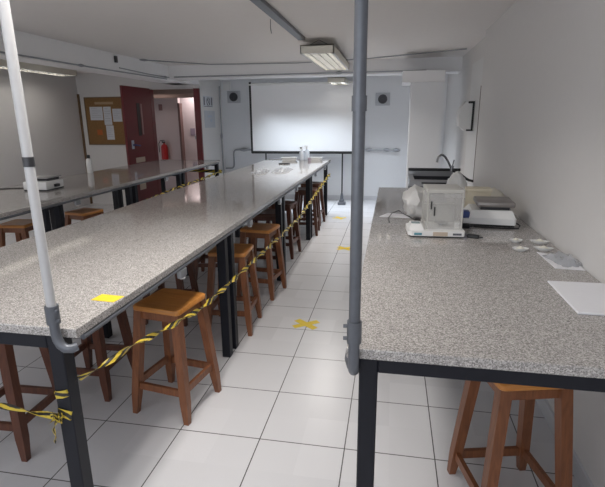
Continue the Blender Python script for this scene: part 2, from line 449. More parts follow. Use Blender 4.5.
def edge_conduit(label, x, y0, y1, boxes, s):
    t = thing('electrical_conduit', label, 'conduit', (x, y0, .897))
    obj('pipe', tube(B(), [(0, 0, 0), (0, y1-y0, 0)], .0105, 10), M['galv_dull'], t, True)
    for y in boxes:
        b = box(B(), -.012, .014, y-y0-.035, y-y0+.035, -.052, -.008, .003)
        obj('outlet_box', b, M['galv'], t)
        obj('socket', lathe(B(), [(.014, 0), (.016, .006), (.008, .008)], 12, (.0, y-y0, -.062)), M['white'], t, True)
    return t
edge_conduit('grey conduit with outlet boxes under the aisle edge of the central table', -.4275, -.70, 6.2, (.12, 1.35, 2.35, 3.2, 4.6, 5.6), 1)
edge_conduit('grey conduit with outlet boxes under the front edge of the left table', -2.382, -.5, 5.95, (.6, 2.0, 3.9, 5.4), 1)

def wall_conduit(label, pts, couplings, r=.017):
    t = thing('wall_conduit', label, 'conduit', pts[0])
    o = Vector(pts[0])
    obj('pipe', tube(B(), [Vector(p)-o for p in pts], r, 10), M['galv'], t, True)
    for p, q in couplings:
        obj('fitting', tube(B(), [Vector(p)-o, Vector(p).lerp(Vector(q), .5)-o, Vector(q)-o], [r*1.3, r*2.2, r*1.3], 12), M['galv'], t, True)
    return t
yb = YB-.03
wall_conduit('grey conduit with fittings along the back wall, right of the tall grey pipe', [(-.15, yb, 1.03), (.80, yb, 1.02)],
             [((.12, yb, 1.03), (.24, yb, 1.03)), ((.47, yb, 1.025), (.59, yb, 1.025)), ((.65, yb, 1.022), (.78, yb, 1.02))])
S = [(-2.2, yb, 1.02), (-2.60, yb, 1.02)] + [(-2.60-.07*math.sin(t), yb, .95+.07*math.cos(t)) for t in (.4, .8, 1.2, PI/2)] + \
    [(-2.67, yb, .72)] + [(-2.74+.07*math.cos(t), yb, .70-.07*math.sin(t)) for t in (.4, .8, 1.2, PI/2)] + [(-2.86, yb, .63)]
wall_conduit('grey conduit bending down in an S in the corner left of the screen', S, [((-2.36, yb, 1.02), (-2.52, yb, 1.02))])
wall_conduit('vertical grey conduit beside the posters, left of the back corner', [(-2.875, 7.5, .5), (-2.875, 7.5, 2.3)], [((-2.875, 7.5, 1.25), (-2.875, 7.5, 1.37))], .011)
wall_conduit('thin conduit running across the ceiling beside the cross beam', [(-3.08, 4.75, 2.505), (-2.3, 5.55, 2.50), (-.9, 5.69, 2.497), (.2, 5.45, 2.5), (XR-.01, 4.78, 2.505)], [((-3.07, 4.76, 2.505), (-3.0, 4.84, 2.505))], .008)
wall_conduit('grey conduit fixed along the lower edge of the cross beam', [(-3.0, 5.70, 2.335), (1.1, 5.70, 2.335)], [((-.28, 5.70, 2.335), (-.18, 5.70, 2.335))], .011)
wall_conduit('dark conduit running along the underside of the left beam', [(-3.085, -1.0, 2.285), (-3.085, 3.55, 2.285), (-3.085, 5.6, 2.30)], [((-3.085, 3.3, 2.285), (-3.085, 3.4, 2.287))], .009)
wall_conduit('thin cable pipe along the left beam above the red door', [(-3.09, 4.2, 2.34), (-3.085, 5.0, 2.325), (-3.08, 5.68, 2.33)], [((-3.085, 5.5, 2.33), (-3.08, 5.6, 2.33))], .007)
o = obj('junction_box', box(B(), -3.1, -3.07, 4.10, 4.15, 2.40, 2.485, .005), M['dark_metal']); tag(o, 'small dark box fixed high on the left beam', 'junction box')
o = obj('junction_box', box(B(), -2.83, -2.67, 7.60, YB, 2.22, 2.38, .006), M['white']); tag(o, 'small white box high on the back wall above the round dark lamp', 'junction box')

# ceiling tray that leads to the hanging lamp, and the thin wire
o = obj('cable_tray', box(box(B(), -.44, -.36, -1.5, 3.45, CZ-.035, CZ-.002, .003), -.45, -.35, 1.0, 1.06, CZ-.04, CZ-.002), M['galv_dull'])
tag(o, 'grey cable tray on the ceiling leading to the hanging lamp', 'cable tray')
o = obj('hanging_wire', tube(B(), [(-.5, 2.45, CZ), (-.502, 2.45, 2.45), (-.495, 2.452, 2.40)], .003, 6), M['dark_metal']); tag(o, 'short thin wire dangling from the ceiling left of the lamp', 'wire')

# ------------------------------------------------------------------ louvre lamps
def louvre_lamp(label, x, y0, y1, z, w, hz, nx=4, hang=True, mat=None):
    """open box lamp along y with two tubes and a grid of white blades"""
    t = thing('ceiling_lamp', label, 'lamp', (x, y0, z))
    Ly = y1-y0; h = w/2
    b = B()
    box(b, -h, h, 0, Ly, hz-.012, hz); box(b, -h, -h+.012, 0, Ly, 0, hz); box(b, h-.012, h, 0, Ly, 0, hz)
    box(b, -h, h, 0, .012, 0, hz); box(b, -h, h, Ly-.012, Ly, 0, hz)
    obj('housing', b, M['offwhite'], t)
    b = B()
    k = 1
    while k*.13 < Ly-.05:
        box(b, -h+.012, h-.012, k*.13, k*.13+.014, .0, .03); k += 1
    for i in range(1, nx):
        xx = -h + w*i/nx; box(b, xx-.004, xx+.004, .012, Ly-.012, .0, .05)
    box(b, -h, -h+.03, 0, Ly, -.004, .0); box(b, h-.03, h, 0, Ly, -.004, .0); box(b, -h, h, 0, .03, -.004, 0); box(b, -h, h, Ly-.03, Ly, -.004, 0)
    obj('louvre', b, M['blade'], t)
    for s in (-1, 1):
        obj('tube', tube(B(), [(s*w/4, .05, hz-.04), (s*w/4, Ly-.05, hz-.04)], .013, 10), M['tube'], t, True)
    if hang:
        b = B()
        for yy in (.15, Ly-.15):
            tube(b, [(-h+.05, yy, hz), (0, yy, CZ-z)], .003, 6); tube(b, [(h-.05, yy, hz), (0, yy, CZ-z)], .003, 6)
        obj('hanger', b, M['dark_metal'], t)
    return t
louvre_lamp('louvred lamp hanging from the ceiling over the central table', -.245, 3.55, 5.5, 2.36, .385, .09)
louvre_lamp('louvred lamp near the left wall, its far end beside the wooden corner post', -4.95, 3.2, 5.7, 2.40, .30, .10, 3)
# the lamp behind the cross beam, above the screen
t = louvre_lamp('lamp above the projection screen, mostly hidden behind the cross beam', -.34, 6.30, 6.95, 2.24, .30, .08, 3)

def area(name, loc, rot, sx, sy, power, col, spread=180):
    l = bpy.data.lights.new(name, 'AREA'); l.shape = 'RECTANGLE'; l.size = sx; l.size_y = sy; l.energy = power; l.color = col
    l.spread = math.radians(spread)
    o = bpy.data.objects.new(name, l); C.objects.link(o); o.location = loc; o.rotation_euler = rot
    return o
louvre_lamp('added unseen louvred lamp over the near end of the central table', -.245, -1.15, .8, 2.36, .385, .09)  # added lamp out of view, brightens the near floor and tabletops
louvre_lamp('added unseen louvred lamp in the left bay, nearer the added window behind', -4.95, -.6, 1.9, 2.40, .30, .10, 3)  # added lamp out of view, brightens the left bay
area('lamp_light', (-.245, 4.5, 2.355), (0, 0, 0), .33, 1.8, 26, (1., .96, .92), 140)
area('added_light_near', (-.245, -.17, 2.355), (0, 0, 0), .33, 1.8, 23, (1., .96, .92), 140)
area('lamp_light_left', (-4.95, 4.4, 2.39), (0, 0, 0), .25, 2.3, 3.5, (1., .95, .91), 150)
area('added_light_left_near', (-4.95, .6, 2.39), (0, 0, 0), .25, 2.3, 30, (1., .95, .91), 150)
area('lamp_light_screen', (-1.0, 6.52, 2.24), (R(6), 0, 0), 1.7, .2, 16.5, (.80, .90, 1.), 78)
louvre_lamp('added lamp hidden behind the right half of the cross beam, brightening the back corner', .55, 6.14, 6.78, 2.42, .30, .07, 3, False)  # added behind the beam to brighten the lower back wall and far floor
area('added_light_corner', (.55, 6.46, 2.415), (0, 0, 0), .25, .6, 9.5, (.78, .88, 1.), 94)
area('added_window_fill', (-1.55, YF-.02, 1.63), (R(90), 0, 0), 5.2, 1.3, 42, (.93, .96, 1.), 180)  # fill light set in the added rear window
area('corridor_fill', (-3.7, 8.8, 2.28), (0, 0, 0), 1.2, .3, 10, (1., .90, .91), 180)  # added light with no fixture, brightens the corridor end wall
area('corridor_fill_front', (-4.6, 7.8, 2.28), (0, 0, 0), .8, .3, 1.8, (1., .86, .82), 180)  # weak added fill for the nearer corridor wall, no fixture

w = bpy.data.worlds.new('World'); sc.world = w; w.use_nodes = True
w.node_tree.nodes['Background'].inputs['Color'].default_value = (.75, .82, .95, 1)
w.node_tree.nodes['Background'].inputs['Strength'].default_value = 1.0

# ------------------------------------------------------------------ projection screen
ps = thing('projection_screen', 'wide white projection screen with black borders on a stand before the back wall', 'screen', (-.30, 7.05, 0))
x0, x1 = -2.10+.30, -.06+.30
b = box(B(), x0, x1, -.004, .004, 1.0, 2.27)
obj('screen_fabric', b, M['screen'], ps)
b = box(B(), x0-.01, x0+.03, -.007, .007, 1.0, 2.33); box(b, x0, x1, -.008, .008, .985, 1.035); box(b, x1-.03, x1+.01, -.007, .007, 1.0, 2.27)
obj('border', b, M['black'], ps, label='black border')
obj('casing', tube(B(), [(x0-.02, .02, 2.28), (x1+.02, .02, 2.28)], .03, 14), M['white'], ps, True)
obj('pole', tube(B(), [(0, .035, .05), (0, .035, 2.28)], .014, 10), M['black'], ps, True)
b = B()
box(b, -.075, .075, -.05, .12, 0, .05, .012, 2); box(b, -.045, .045, -.02, .09, .05, .10, .01, 2)
lathe(b, [(.035, 0), (.03, .06), (.02, .12)], 14, (0, .035, .10))
obj('base', b, M['galv_dull'], ps)
obj('side_post', tube(B(), [(x0+.28, .03, 0.0), (x0+.28, .03, 1.0)], .013, 10), M['black'], ps, True)

# round dark lamps / vents on square plates
def vent(label, x, z):
    t = thing('wall_vent', label, 'vent', (x, YB, z))
    obj('plate', box(B(), -.14, .14, -.02, 0, -.12, .12, .004), plain('plate_grey', (.50, .51, .54), .5), t)
    b = B()
    pr = [(.085, 0), (.088, .02), (.075, .03), (.07, .012), (.02, .012), (.018, .03)]
    lathe(b, pr, 24)
    for k in range(6):
        a = k*PI/3; bar(b, (.015*math.cos(a), .015*math.sin(a), .018), (.075*math.cos(a+.4), .075*math.sin(a+.4), .022), .022, .006)
    bmesh.ops.rotate(b, verts=b.verts, cent=(0, 0, 0), matrix=Matrix.Rotation(PI/2, 3, 'X'))
    bmesh.ops.translate(b, verts=b.verts, vec=(0, -.02, 0))
    obj('fan', b, M['ventdark'], t, True)
    return t
vent('square vent with a round dark fan on the back wall left of the screen', -2.62, 2.09)
vent('square vent with a round dark fan on the back wall right of the grey pipe', .42, 2.0)

# ------------------------------------------------------------------ notice board and posters
nb = thing('notice_board', 'cork notice board with pinned white sheets on the wall left of the red door', 'notice board', (-4.86, YD, 1.2))
b = box(B(), -.39, .40, -.015, 0, 0, .86)
obj('cork_panel', b, M['cork'], nb)
b = box(B(), -.41, .42, -.022, 0, -.02, 0); box(b, -.41, .42, -.022, 0, .86, .88); box(b, -.41, -.39, -.022, 0, 0, .86); box(b, .40, .42, -.022, 0, 0, .86)
obj('frame', b, M['trim_wood'], nb)
NB = Vector((-4.86, YD-.015, 1.2))
def sheet(name, label, cat, x0, x1, z0, z1, mat, group=None, lines=6):
    t = thing(name, label, cat, (NB.x+x0, NB.y, NB.z+z0), 0, group)
    w_, h_ = x1-x0, z1-z0
    obj('page', box(B(), 0, w_, -.003, -.0005, 0, h_), mat, t)
    if lines:
        b = B()
        for i in range(lines):
            zz = h_*(.9-.8*i/lines); box(b, w_*.12, w_*(.85 if i % 3 else .6), -.0042, -.003, zz-h_*.022, zz)
        obj('print', b, M['ink'] if lines < 5 else plain('faint_print', (.38, .38, .42), .8), t)
    return t
g = 'white sheets pinned on the cork board'
sheet('paper_sheet', 'left white sheet pinned on the cork board', 'paper', -.31, -.04, .45, .70, M['greypaper'], g)
sheet('paper_sheet', 'middle upper white sheet pinned on the cork board', 'paper', -.02, .14, .36, .70, M['greypaper'], g)
sheet('paper_sheet', 'lowest white sheet hanging in the middle of the cork board', 'paper', .0, .16, .08, .35, M['greypaper'], g)
sheet('paper_sheet', 'right white sheet pinned on the cork board', 'paper', .17, .36, .42, .66, M['greypaper'], g)
sheet('note', 'orange note at the lower left of the cork board', 'note', -.2, -.09, .17, .27, M['orange'], None, 0)
sheet('title_strip', 'row of pale cut letters along the top of the cork board', 'lettering', -.19, .2, .745, .79, plain('pale_letters', (.42, .3, .18), .8), None, 0)

def side_poster(name, label, cat, y0, y1, z0, z1, mat, fig):
    t = thing(name, label, cat, (-2.9, y0, z0))
    w_, h_ = y1-y0, z1-z0
    obj('page', box(B(), 0, .004, 0, w_, 0, h_), mat, t)
    b = B()
    if fig:
        box(b, .004, .006, .02, .07, h_*.15, h_*.9); box(b, .004, .006, w_-.08, w_-.03, h_*.15, h_*.9)
        ring = [(w_/2+.075*math.cos(2*PI*k/16), h_*.5+.075*math.sin(2*PI*k/16)) for k in range(17)]
        for i in range(16): bar(b, (.005, ring[i][0], ring[i][1]), (.005, ring[i+1][0], ring[i+1][1]), .016, .003)
        bar(b, (.005, w_/2-.055, h_*.5+.055), (.005, w_/2+.055, h_*.5-.055), .016, .003)
        box(b, .004, .006, .03, w_-.03, h_*.02, h_*.07)
    else:
        box(b, .004, .006, w_*.3, w_*.7, h_*.62, h_*.72); box(b, .004, .006, w_*.55, w_*.7, h_*.35, h_*.5)
    obj('print', b, M['ink'] if fig else M['bluepaper'], t)
    return t
side_poster('poster', 'small white poster with dark signs on the wall right of the doorway', 'poster', 6.66, 7.14, 1.88, 2.08, M['greypaper'], True)
side_poster('poster', 'taller pale blue poster below the dark-printed one beside the doorway', 'poster', 6.68, 7.22, 1.49, 1.81, plain('pale_poster', (.56, .58, .62), .8), False)

# corridor things
fx = thing('fire_extinguisher', 'red fire extinguisher hanging on the pale corridor wall through the doorway', 'fire extinguisher', (-4.70, 8.519, .70))
obj('cylinder', lathe(B(), [(.065, 0), (.078, .02), (.08, .06), (.08, .32), (.06, .37), (.025, .39), (.022, .42)], 20), M['red'], fx, True)
b = box(B(), -.02, .02, -.07, .03, .42, .45); box(b, -.015, .015, -.09, .02, .47, .485)
obj('valve_handle', b, M['black'], fx)
obj('hose', tube(B(), [(0, -.03, .43), (-.06, -.05, .48), (-.11, -.05, .40), (-.11, -.04, .2)], .009, 8), M['black'], fx, True)
o = obj('wall_sign', box(B(), -4.80, -4.71, 8.59, 8.6, 1.86, 2.0), plain('brown_sign', (.24, .14, .13), .6)); tag(o, 'small brownish sign high on the corridor wall above the fire extinguisher', 'sign')
o = obj('wall_sign', box(B(), -4.24, -4.12, 9.04, 9.05, 1.27, 1.44), plain('mauve_sign', (.33, .28, .35), .6)); tag(o, 'small mauve notice on the bright end wall of the corridor', 'sign')

# ------------------------------------------------------------------ barrier tape
def ribbon(bm, pts, width, twists, period, uv, phase=0., width_end=None):
    pts = [Vector(p) for p in pts]
    # resample
    seg = [(pts[i+1]-pts[i]).length for i in range(len(pts)-1)]; tot = sum(seg)
    n = max(8, int(tot/.025)); out = []
    for k in range(n+1):
        s = tot*k/n; i = 0
        while i < len(seg)-1 and s > seg[i]: s -= seg[i]; i += 1
        out.append(pts[i].lerp(pts[i+1], min(1, s/seg[i])))
    rows = []
    for k, p in enumerate(out):
        d = out[min(k+1, n)]-out[max(k-1, 0)]; a, b_ = frame_at(d)
        t = phase + twists*2*PI*k/n
        v = a*math.sin(t) + b_*math.cos(t)
        wd = width if width_end is None else width + (width_end-width)*k/n
        rows.append((bm.verts.new(p - v*wd/2), bm.verts.new(p + a*.004*math.sin(3*t)), bm.verts.new(p + v*wd/2), tot*k/n/period))
    for k in range(n):
        for j in (0, 1):
            f = bm.faces.new((rows[k][j], rows[k+1][j], rows[k+1][j+1], rows[k][j+1]))
            for lp, (r_, jj) in zip(f.loops, ((k, j), (k+1, j), (k+1, j+1), (k, j+1))):
                lp[uv].uv = (rows[r_][3], jj*.5)
def tape_part(name, routes, parent):
    b = B(); uv = b.loops.layers.uv.new('UVMap')
    for rt in routes: ribbon(b, *rt[:4], uv, *rt[4:])
    o = obj(name, b, M['tape'], parent)
    sd_ = o.modifiers.new('thick', 'SOLIDIFY'); sd_.thickness = .0012
    return o
tp = thing('barrier_tape', 'twisted yellow and black barrier tape strung along the aisle side of the central table', 'tape')
XT = -.403
tape_part('strand', [([(-.50, -.66, .70), (-.42, -.62, .74), (XT, -.425, .729), (XT, -.162, .674), (XT, .253, .603), (XT, .608, .584), (XT, 1.095, .568), (XT, 1.905, .543), (XT, 3.246, .514), (XT, 4.453, .597), (XT, 6.003, .701)], .026, 14, .10, .3, .062)], tp)
# wraps round the near leg, knot and tail
def wrap(z, tilt):
    x0_, x1_, y0_, y1_ = -.5635, -.5005, -.7215, -.6585
    e = .004
    return [(x0_+.01-e, y0_-e, z-tilt), (x0_+.04, y0_-e, z-tilt*.5), (x1_-.01+e, y0_-e, z), (x1_-.006+e, y0_+.01, z+tilt*.3), (x1_-.006+e, y1_-.005, z+tilt), (x1_-.02, y1_+e, z+tilt), (x0_+.01-e, y1_+e, z), (x0_+.01-e, y0_-e, z-tilt)]
tape_part('leg_wrap', [(wrap(.675, .012), .03, 0, .11, 0)], tp)
tape_part('leg_wrap', [(wrap(.58, -.012), .034, 0, .13, 0)], tp)
kn = [(-.555 + .02*math.cos(t*2.1), -.735 + .012*math.sin(t*3.3), .575 + .02*math.sin(t*2.9)) for t in [i*.35 for i in range(22)]]
tape_part('knot', [(kn, .018, 3, .07, 0), ([(-.56, -.735, .565), (-.57, -.745, .53), (-.563, -.75, .50), (-.575, -.745, .47)], .010, 1, .2, 0)], tp)
tape_part('end_strand', [([(-.555, -.735, .58), (-.65, -.735, .585), (-.8, -.735, .60), (-1.05, -.735, .63), (-1.5, -.70, .65)], .024, 2.6, .30, .2)], tp)
t2 = thing('barrier_tape', 'yellow and black barrier tape strung along the front of the left table', 'tape')
XT = -2.362
tape_part('strand', [([(XT, 1.2, .66), (XT, 1.58, .64), (XT, 2.2, .60), (XT, 3.1, .66), (XT, 4.28, .705), (XT, 5.2, .715), (XT, 6.0, .745)], .05, 9, .13, .6)], t2)
tape_part('end_strand', [([(XT, 6.0, .74), (-2.9, 6.0, .75), (-3.5, 6.0, .74)], .06, .3, .2, .1)], t2)

# yellow floor crosses and the yellow patch
def cross(label, x, y, a, s, group='yellow crosses of tape on the floor'):
    b = B()
    for q in (a, a+104):
        dx, dy = math.cos(R(q)), math.sin(R(q)); nx, ny = -dy*.028, dx*.028
        prism(b, [(-dx*s-nx, -dy*s-ny), (dx*s-nx, dy*s-ny), (dx*s+nx*1.2, dy*s+ny*1.2), (-dx*s+nx, -dy*s+ny)], .0005, .0015 + .0006*(q != a))
    o = obj('floor_cross', b, M['yellow']); o.location = (x, y, 0)
    return tag(o, label, 'tape cross', group)
cross('nearest yellow tape cross on the floor tiles of the aisle', -.01, 1.455, 36, .115)
cross('middle yellow tape cross on the aisle floor, touching the grey pipe in view', .075, 3.84, 35, .11)
cross('farthest yellow tape cross on the floor, before the screen stand', -.205, 5.76, 15, .12)
o = obj('tape_patch', prism(B(), [(-.055, -.03), (.05, -.038), (.058, .028), (-.048, .036)], .0003, .0015), M['yellow']); o.location = (-0.481, -0.454, H)
tag(o, 'small yellow tape patch on the near right edge of the central table', 'tape')

# ------------------------------------------------------------------ things on the central table
def spray_bottle(label, x, y, s=1.):
    t = thing('alcohol_bottle', label, 'bottle', (x, y, H), 0, 'clear spray bottles at the far end of the table')
    obj('bottle_body', lathe(B(), [(.042*s, 0), (.047*s, .01), (.047*s, .13*s), (.038*s, .155*s), (.015*s, .178*s), (.014*s, .19*s)], 20), plain('milky_blue', (.70, .75, .82), .25), t, True)
    b = lathe(B(), [(.017*s, .185*s), (.017*s, .205*s), (.01*s, .21*s), (.01*s, .225*s)], 14); box(b, -.05*s, .022*s, -.011*s, .011*s, .222*s, .245*s, .004)
    bar(b, (-.03*s, 0, .222*s), (-.045*s, 0, .185*s), .012*s, .006*s)
    hd = obj('spray_head', b, M['white'], t)
    return t
spray_bottle('left spray bottle with a dark cap on the far end of the central table', -0.897, 6.027, .95)
obj('cap', box(B(), -.022, .0, -.016, -.010, .20, .225), M['black'], bpy.data.objects['alcohol_bottle'], label='dark cap')
spray_bottle('right spray bottle on the far end of the central table', -0.829, 6.144, 1.0)
def tray(label, x, y, w_, d_, h_, rz, mat):
    t = thing('plastic_tray', label, 'tray', (x, y, H), R(rz), 'white trays at the far end of the table')
    b = B(); a, c = w_/2, d_/2; e = .85
    lo = [b.verts.new((sx*a*e, sy*c*e, 0)) for sx, sy in ((-1, -1), (1, -1), (1, 1), (-1, 1))]
    hi = [b.verts.new((sx*a, sy*c, h_)) for sx, sy in ((-1, -1), (1, -1), (1, 1), (-1, 1))]
    hi2 = [b.verts.new((sx*(a-.006), sy*(c-.006), h_)) for sx, sy in ((-1, -1), (1, -1), (1, 1), (-1, 1))]
    lo2 = [b.verts.new((sx*(a*e-.004), sy*(c*e-.004), .006)) for sx, sy in ((-1, -1), (1, -1), (1, 1), (-1, 1))]
    b.faces.new(lo[::-1]); b.faces.new(lo2)
    for A, D in ((lo, hi), (hi, hi2), (hi2, lo2)):
        for k in range(4): b.faces.new((A[k], A[(k+1) % 4], D[(k+1) % 4], D[k]))
    obj('tray_body', b, mat, t)
    obj('rim', box(box(box(box(B(), -a-.006, a+.006, -c-.006, -c, h_-.006, h_), -a-.006, a+.006, c, c+.006, h_-.006, h_), -a-.006, -a, -c, c, h_-.006, h_), a, a+.006, -c, c, h_-.006, h_), mat, t)
    return t
tray('white tray left of the spray bottles on the central table', -1.122, 6.046, .26, .18, .05, 4, M['white'])
tray('white tray right of the spray bottles on the central table', -0.653, 6.105, .20, .14, .05, -5, M['white'])
o = obj('small_container', lathe(B(), [(.025, 0), (.03, .03), (.028, .05)], 14), plain('mauve_plastic', (.42, .36, .42), .5)); o.location = (-0.75, 5.948, H)
tag(o, 'tiny mauve pot at the foot of the right spray bottle', 'pot')

def crumple(bm, w_, d_, h_, n, amp, rnd, base=0.):
    grid = []
    for j in range(n+1):
        row = []
        for i in range(n+1):
            u, v = i/n*2-1, j/n*2-1
            e = max(0, 1-u*u)*max(0, 1-v*v)
            z = base + h_*e**.5 + (rnd.random()-.5)*amp*e**.3
            row.append(bm.verts.new((u*w_/2*(1+.1*rnd.uniform(-1, 1)), v*d_/2*(1+.1*rnd.uniform(-1, 1)), max(.001, z))))
        grid.append(row)
    for j in range(n):
        for i in range(n): bm.faces.new((grid[j][i], grid[j][i+1], grid[j+1][i+1], grid[j+1][i]))
    bd = [grid[0][i] for i in range(n+1)] + [grid[j][n] for j in range(1, n+1)] + [grid[n][i] for i in range(n-1, -1, -1)] + [grid[j][0] for j in range(n-1, 0, -1)]
    bm.faces.new(bd[::-1])
    return bm
rnd = random.Random(3)
for x, y, ww, dd, lab in ((-1.12, 4.15, .19, .45, 'left crumpled clear plastic bag on the central table, in the reflection of the screen'),
                          (-.86, 4.35, .22, .5, 'right crumpled clear plastic bag on the central table, in the reflection of the screen')):
    o = obj('plastic_bag', crumple(B(), ww, dd, .03, 10, .04, rnd), M['film']); o.location = (x, y, H)
    tag(o, lab, 'bag')
o = obj('marker_pen', tube(B(), [(-.09, 0, .009), (.05, .02, .009), (.09, .025, .009)], [.009, .009, .007], 10), M['dark_metal'], None, True); o.location = (-1.044, 5.292, H)
tag(o, 'dark pen lying on the central table behind the clear bags', 'pen')

# ------------------------------------------------------------------ things on the left table
bt = thing('black_capped_bottle', 'white bottle with a black cap on the left table before the notice board', 'bottle', (-3.455, 3.80, H))
obj('bottle_body', lathe(B(), [(.036, 0), (.039, .01), (.039, .165), (.030, .19), (.016, .2), (.015, .205)], 22), M['white'], bt, True)
obj('cap', lathe(B(), [(.020, .2), (.022, .205), (.021, .24), (.017, .245)], 18), M['black'], bt, True)

sc_ = thing('electronic_scale', 'small white electronic scale with a steel plate on the left table', 'scale', (-2.97, 2.30, H), R(4))
b = box(B(), -.13, .13, -.15, .15, .012, .095, .012, 2)
obj('body', b, M['white'], sc_, True)
obj('weighing_plate', box(B(), -.118, .118, -.10, .14, .122, .136, .004), M['inox'], sc_)
obj('plate_support', box(B(), -.1, .1, -.06, .12, .094, .122), M['dark_metal'], sc_)
obj('base', box(B(), -.125, .125, -.145, .145, .0, .013), M['black'], sc_)
obj('side_knob', box(B(), .13, .165, -.03, .03, .03, .06, .005), M['black'], sc_)
obj('power_cable', tube(B(), [(-.13, .06, .02), (-.2, .05, .006), (-.4, 0, .005), (-.6, -.12, .005), (-.75, -.3, .005)], .005, 8), M['black'], sc_, True)

# ------------------------------------------------------------------ things on the right bench
bl = thing('analytical_balance', 'white analytical balance with a clear draught shield on the right bench', 'balance', (0.912, 0.762, H), R(3))
prof = [(-.165, .0), (.165, .0), (.165, .33), (-.05, .33), (-.165, .24)]
b = prism(B(), [(-.165, .03), (-.145, 0), (.16, 0), (.165, .01), (.165, .33), (-.05, .34), (-.165, .2)], .01, .042)
obj('base', b, M['white'], bl)
obj('underside', prism(B(), [(-.155, .03), (-.135, .008), (.15, .008), (.155, .02), (.155, .32), (-.05, .33), (-.155, .2)], 0, .0105), M['black'], bl)
dp = obj('display_unit', taper(B(), [((-.115, .08, .042), .045, .07), ((-.115, .10, .072), .032, .045)]), M['white'], bl)
obj('display', box(B(), -.142, -.092, .066, .112, .067, .0755), M['lcd'], dp)
obj('label_strip', box(B(), -.13, -.085, -.002, .0, .016, .03), plain('teal_label', (.10, .27, .33), .5), bl, label='small teal label on the front')
obj('sticker', box(B(), -.02, .065, -.002, .0, .012, .036), M['tan'], bl, label='beige sticker on the front')
obj('name_plate', box(B(), .095, .145, -.002, .0, .018, .03), M['ink'], bl, label='dark nameplate on the front')
# draught shield
x0, x1, y0, y1, z0, z1 = -.055, .152, .05, .29, .042, .262
b = B()
for xx in (x0, x1-.005): box(b, xx, xx+.005, y0, y1, z0, z1)
box(b, x0+.005, x1-.005, y0, y0+.005, z0, z1); box(b, x0+.005, x1-.005, y1-.005, y1, z0, z1)
sh = obj('draught_shield', b, M['glass'], bl, label='clear glass draught shield')
b = box(B(), x0-.004, x1+.004, y0-.004, y1+.004, z1, z1+.022, .003)
obj('top_frame', b, plain('grey_frame', (.52, .51, .48), .4), sh)
for xx in (x0-.002, x1-.006):
    for yy in (y0-.002, y1-.006): obj('corner_post', box(B(), xx, xx+.008, yy, yy+.008, z0, z1), bpy.data.materials['grey_frame'], sh)
b = box(B(), x0+.018, x0+.026, y0-.010, y0-.001, .165, .215, .002); box(b, x0+.038, x0+.046, y0-.010, y0-.001, .125, .18, .002)
obj('handle', b, M['black'], sh)
obj('weighing_pan', lathe(B(), [(.012, .042), (.012, .058), (.045, .060), (.045, .063)], 24, (.05, .17, 0)), M['inox'], bl, True)
obj('back_panel', box(B(), x0+.006, x1-.006, y1-.02, y1-.006, z0, z1-.1), bpy.data.materials['grey_frame'], bl)
obj('levelling_foot', lathe(B(), [(.016, .03), (.02, .04), (.02, .07), (.012, .075)], 14, (-.09, .22, 0)), M['black'], bl, True)
o = obj('weighing_cup', lathe(B(), [(.016, 0), (.019, .03), (.02, .036)], 16), M['white'], None, True); o.location = (1.042, 0.88, H+.042)
tag(o, 'tiny white cup inside the draught shield of the balance', 'cup')

# white plastic bag behind the balance
rnd = random.Random(11)
b = B()
bmesh.ops.create_icosphere(b, subdivisions=3, radius=1)
for v in b.verts:
    n_ = v.co.normalized(); k = 1 + rnd.uniform(-.10, .10) + .10*math.sin(7*n_.x+3*n_.z)
    v.co = Vector((n_.x*.10*k, n_.y*.11*k, max(-.095, n_.z*.125*k)))
o = obj('plastic_bag', b, M['bag'], None, True); o.location = (0.822, 1.42, H+.0955)
tag(o, 'cloudy white plastic bag puffed up behind the analytical balance', 'bag')

tb = thing('bench_scale', 'white bench scale with a grey steel plate beside the wall on the right bench', 'scale', (1.285, 1.235, H), R(-3))
b = B()
prism(b, [(-.165, -.12), (.15, -.14), (.16, -.12), (.16, .14), (-.13, .14)], .018, .06)
taper(b, [((0, 0, .06), .155, .135), ((.01, .01, .108), .125, .115)])
obj('body', b, M['white'], tb)
obj('base', box(B(), -.13, .15, -.125, .13, .004, .018), M['black'], tb)
obj('display', box(B(), -.172, -.128, -.135, -.06, .055, .10, .006), M['blue'], tb, label='dark blue display')
obj('plate_support', box(B(), -.06, .12, -.09, .11, .105, .13), M['dark_metal'], tb)
obj('weighing_plate', box(B(), -.085, .148, -.12, .14, .13, .162, .007, 2), M['grey_plate'], tb, True)
obj('power_cable', tube(B(), [(.158, -.1, .03), (.185, -.125, .02), (.17, -.16, .006), (.08, -.17, .006), (-.04, -.165, .006), (-.1, -.15, .006), (-.14, -.12, .006), (-.18, -.04, .006), (-.165, .03, .02)], .005, 8), M['black'], tb, True)
o = obj('power_plug', box(box(B(), -.045, .03, -.018, .018, .0, .03, .006), .03, .05, -.006, .006, .012, .018), M['black']); o.location = (1.119, 1.063, H); o.rotation_euler = (0, 0, R(-20))
tag(o, 'black power plug lying between the two balances', 'plug')
o = obj('power_plug', box(box(B(), -.04, .03, -.014, .014, .0, .022, .005), -.06, -.04, -.006, .006, .006, .012), M['black']); o.location = (1.124, 0.799, H); o.rotation_euler = (0, 0, R(160))
tag(o, 'black adapter lying at the right foot of the analytical balance', 'plug')

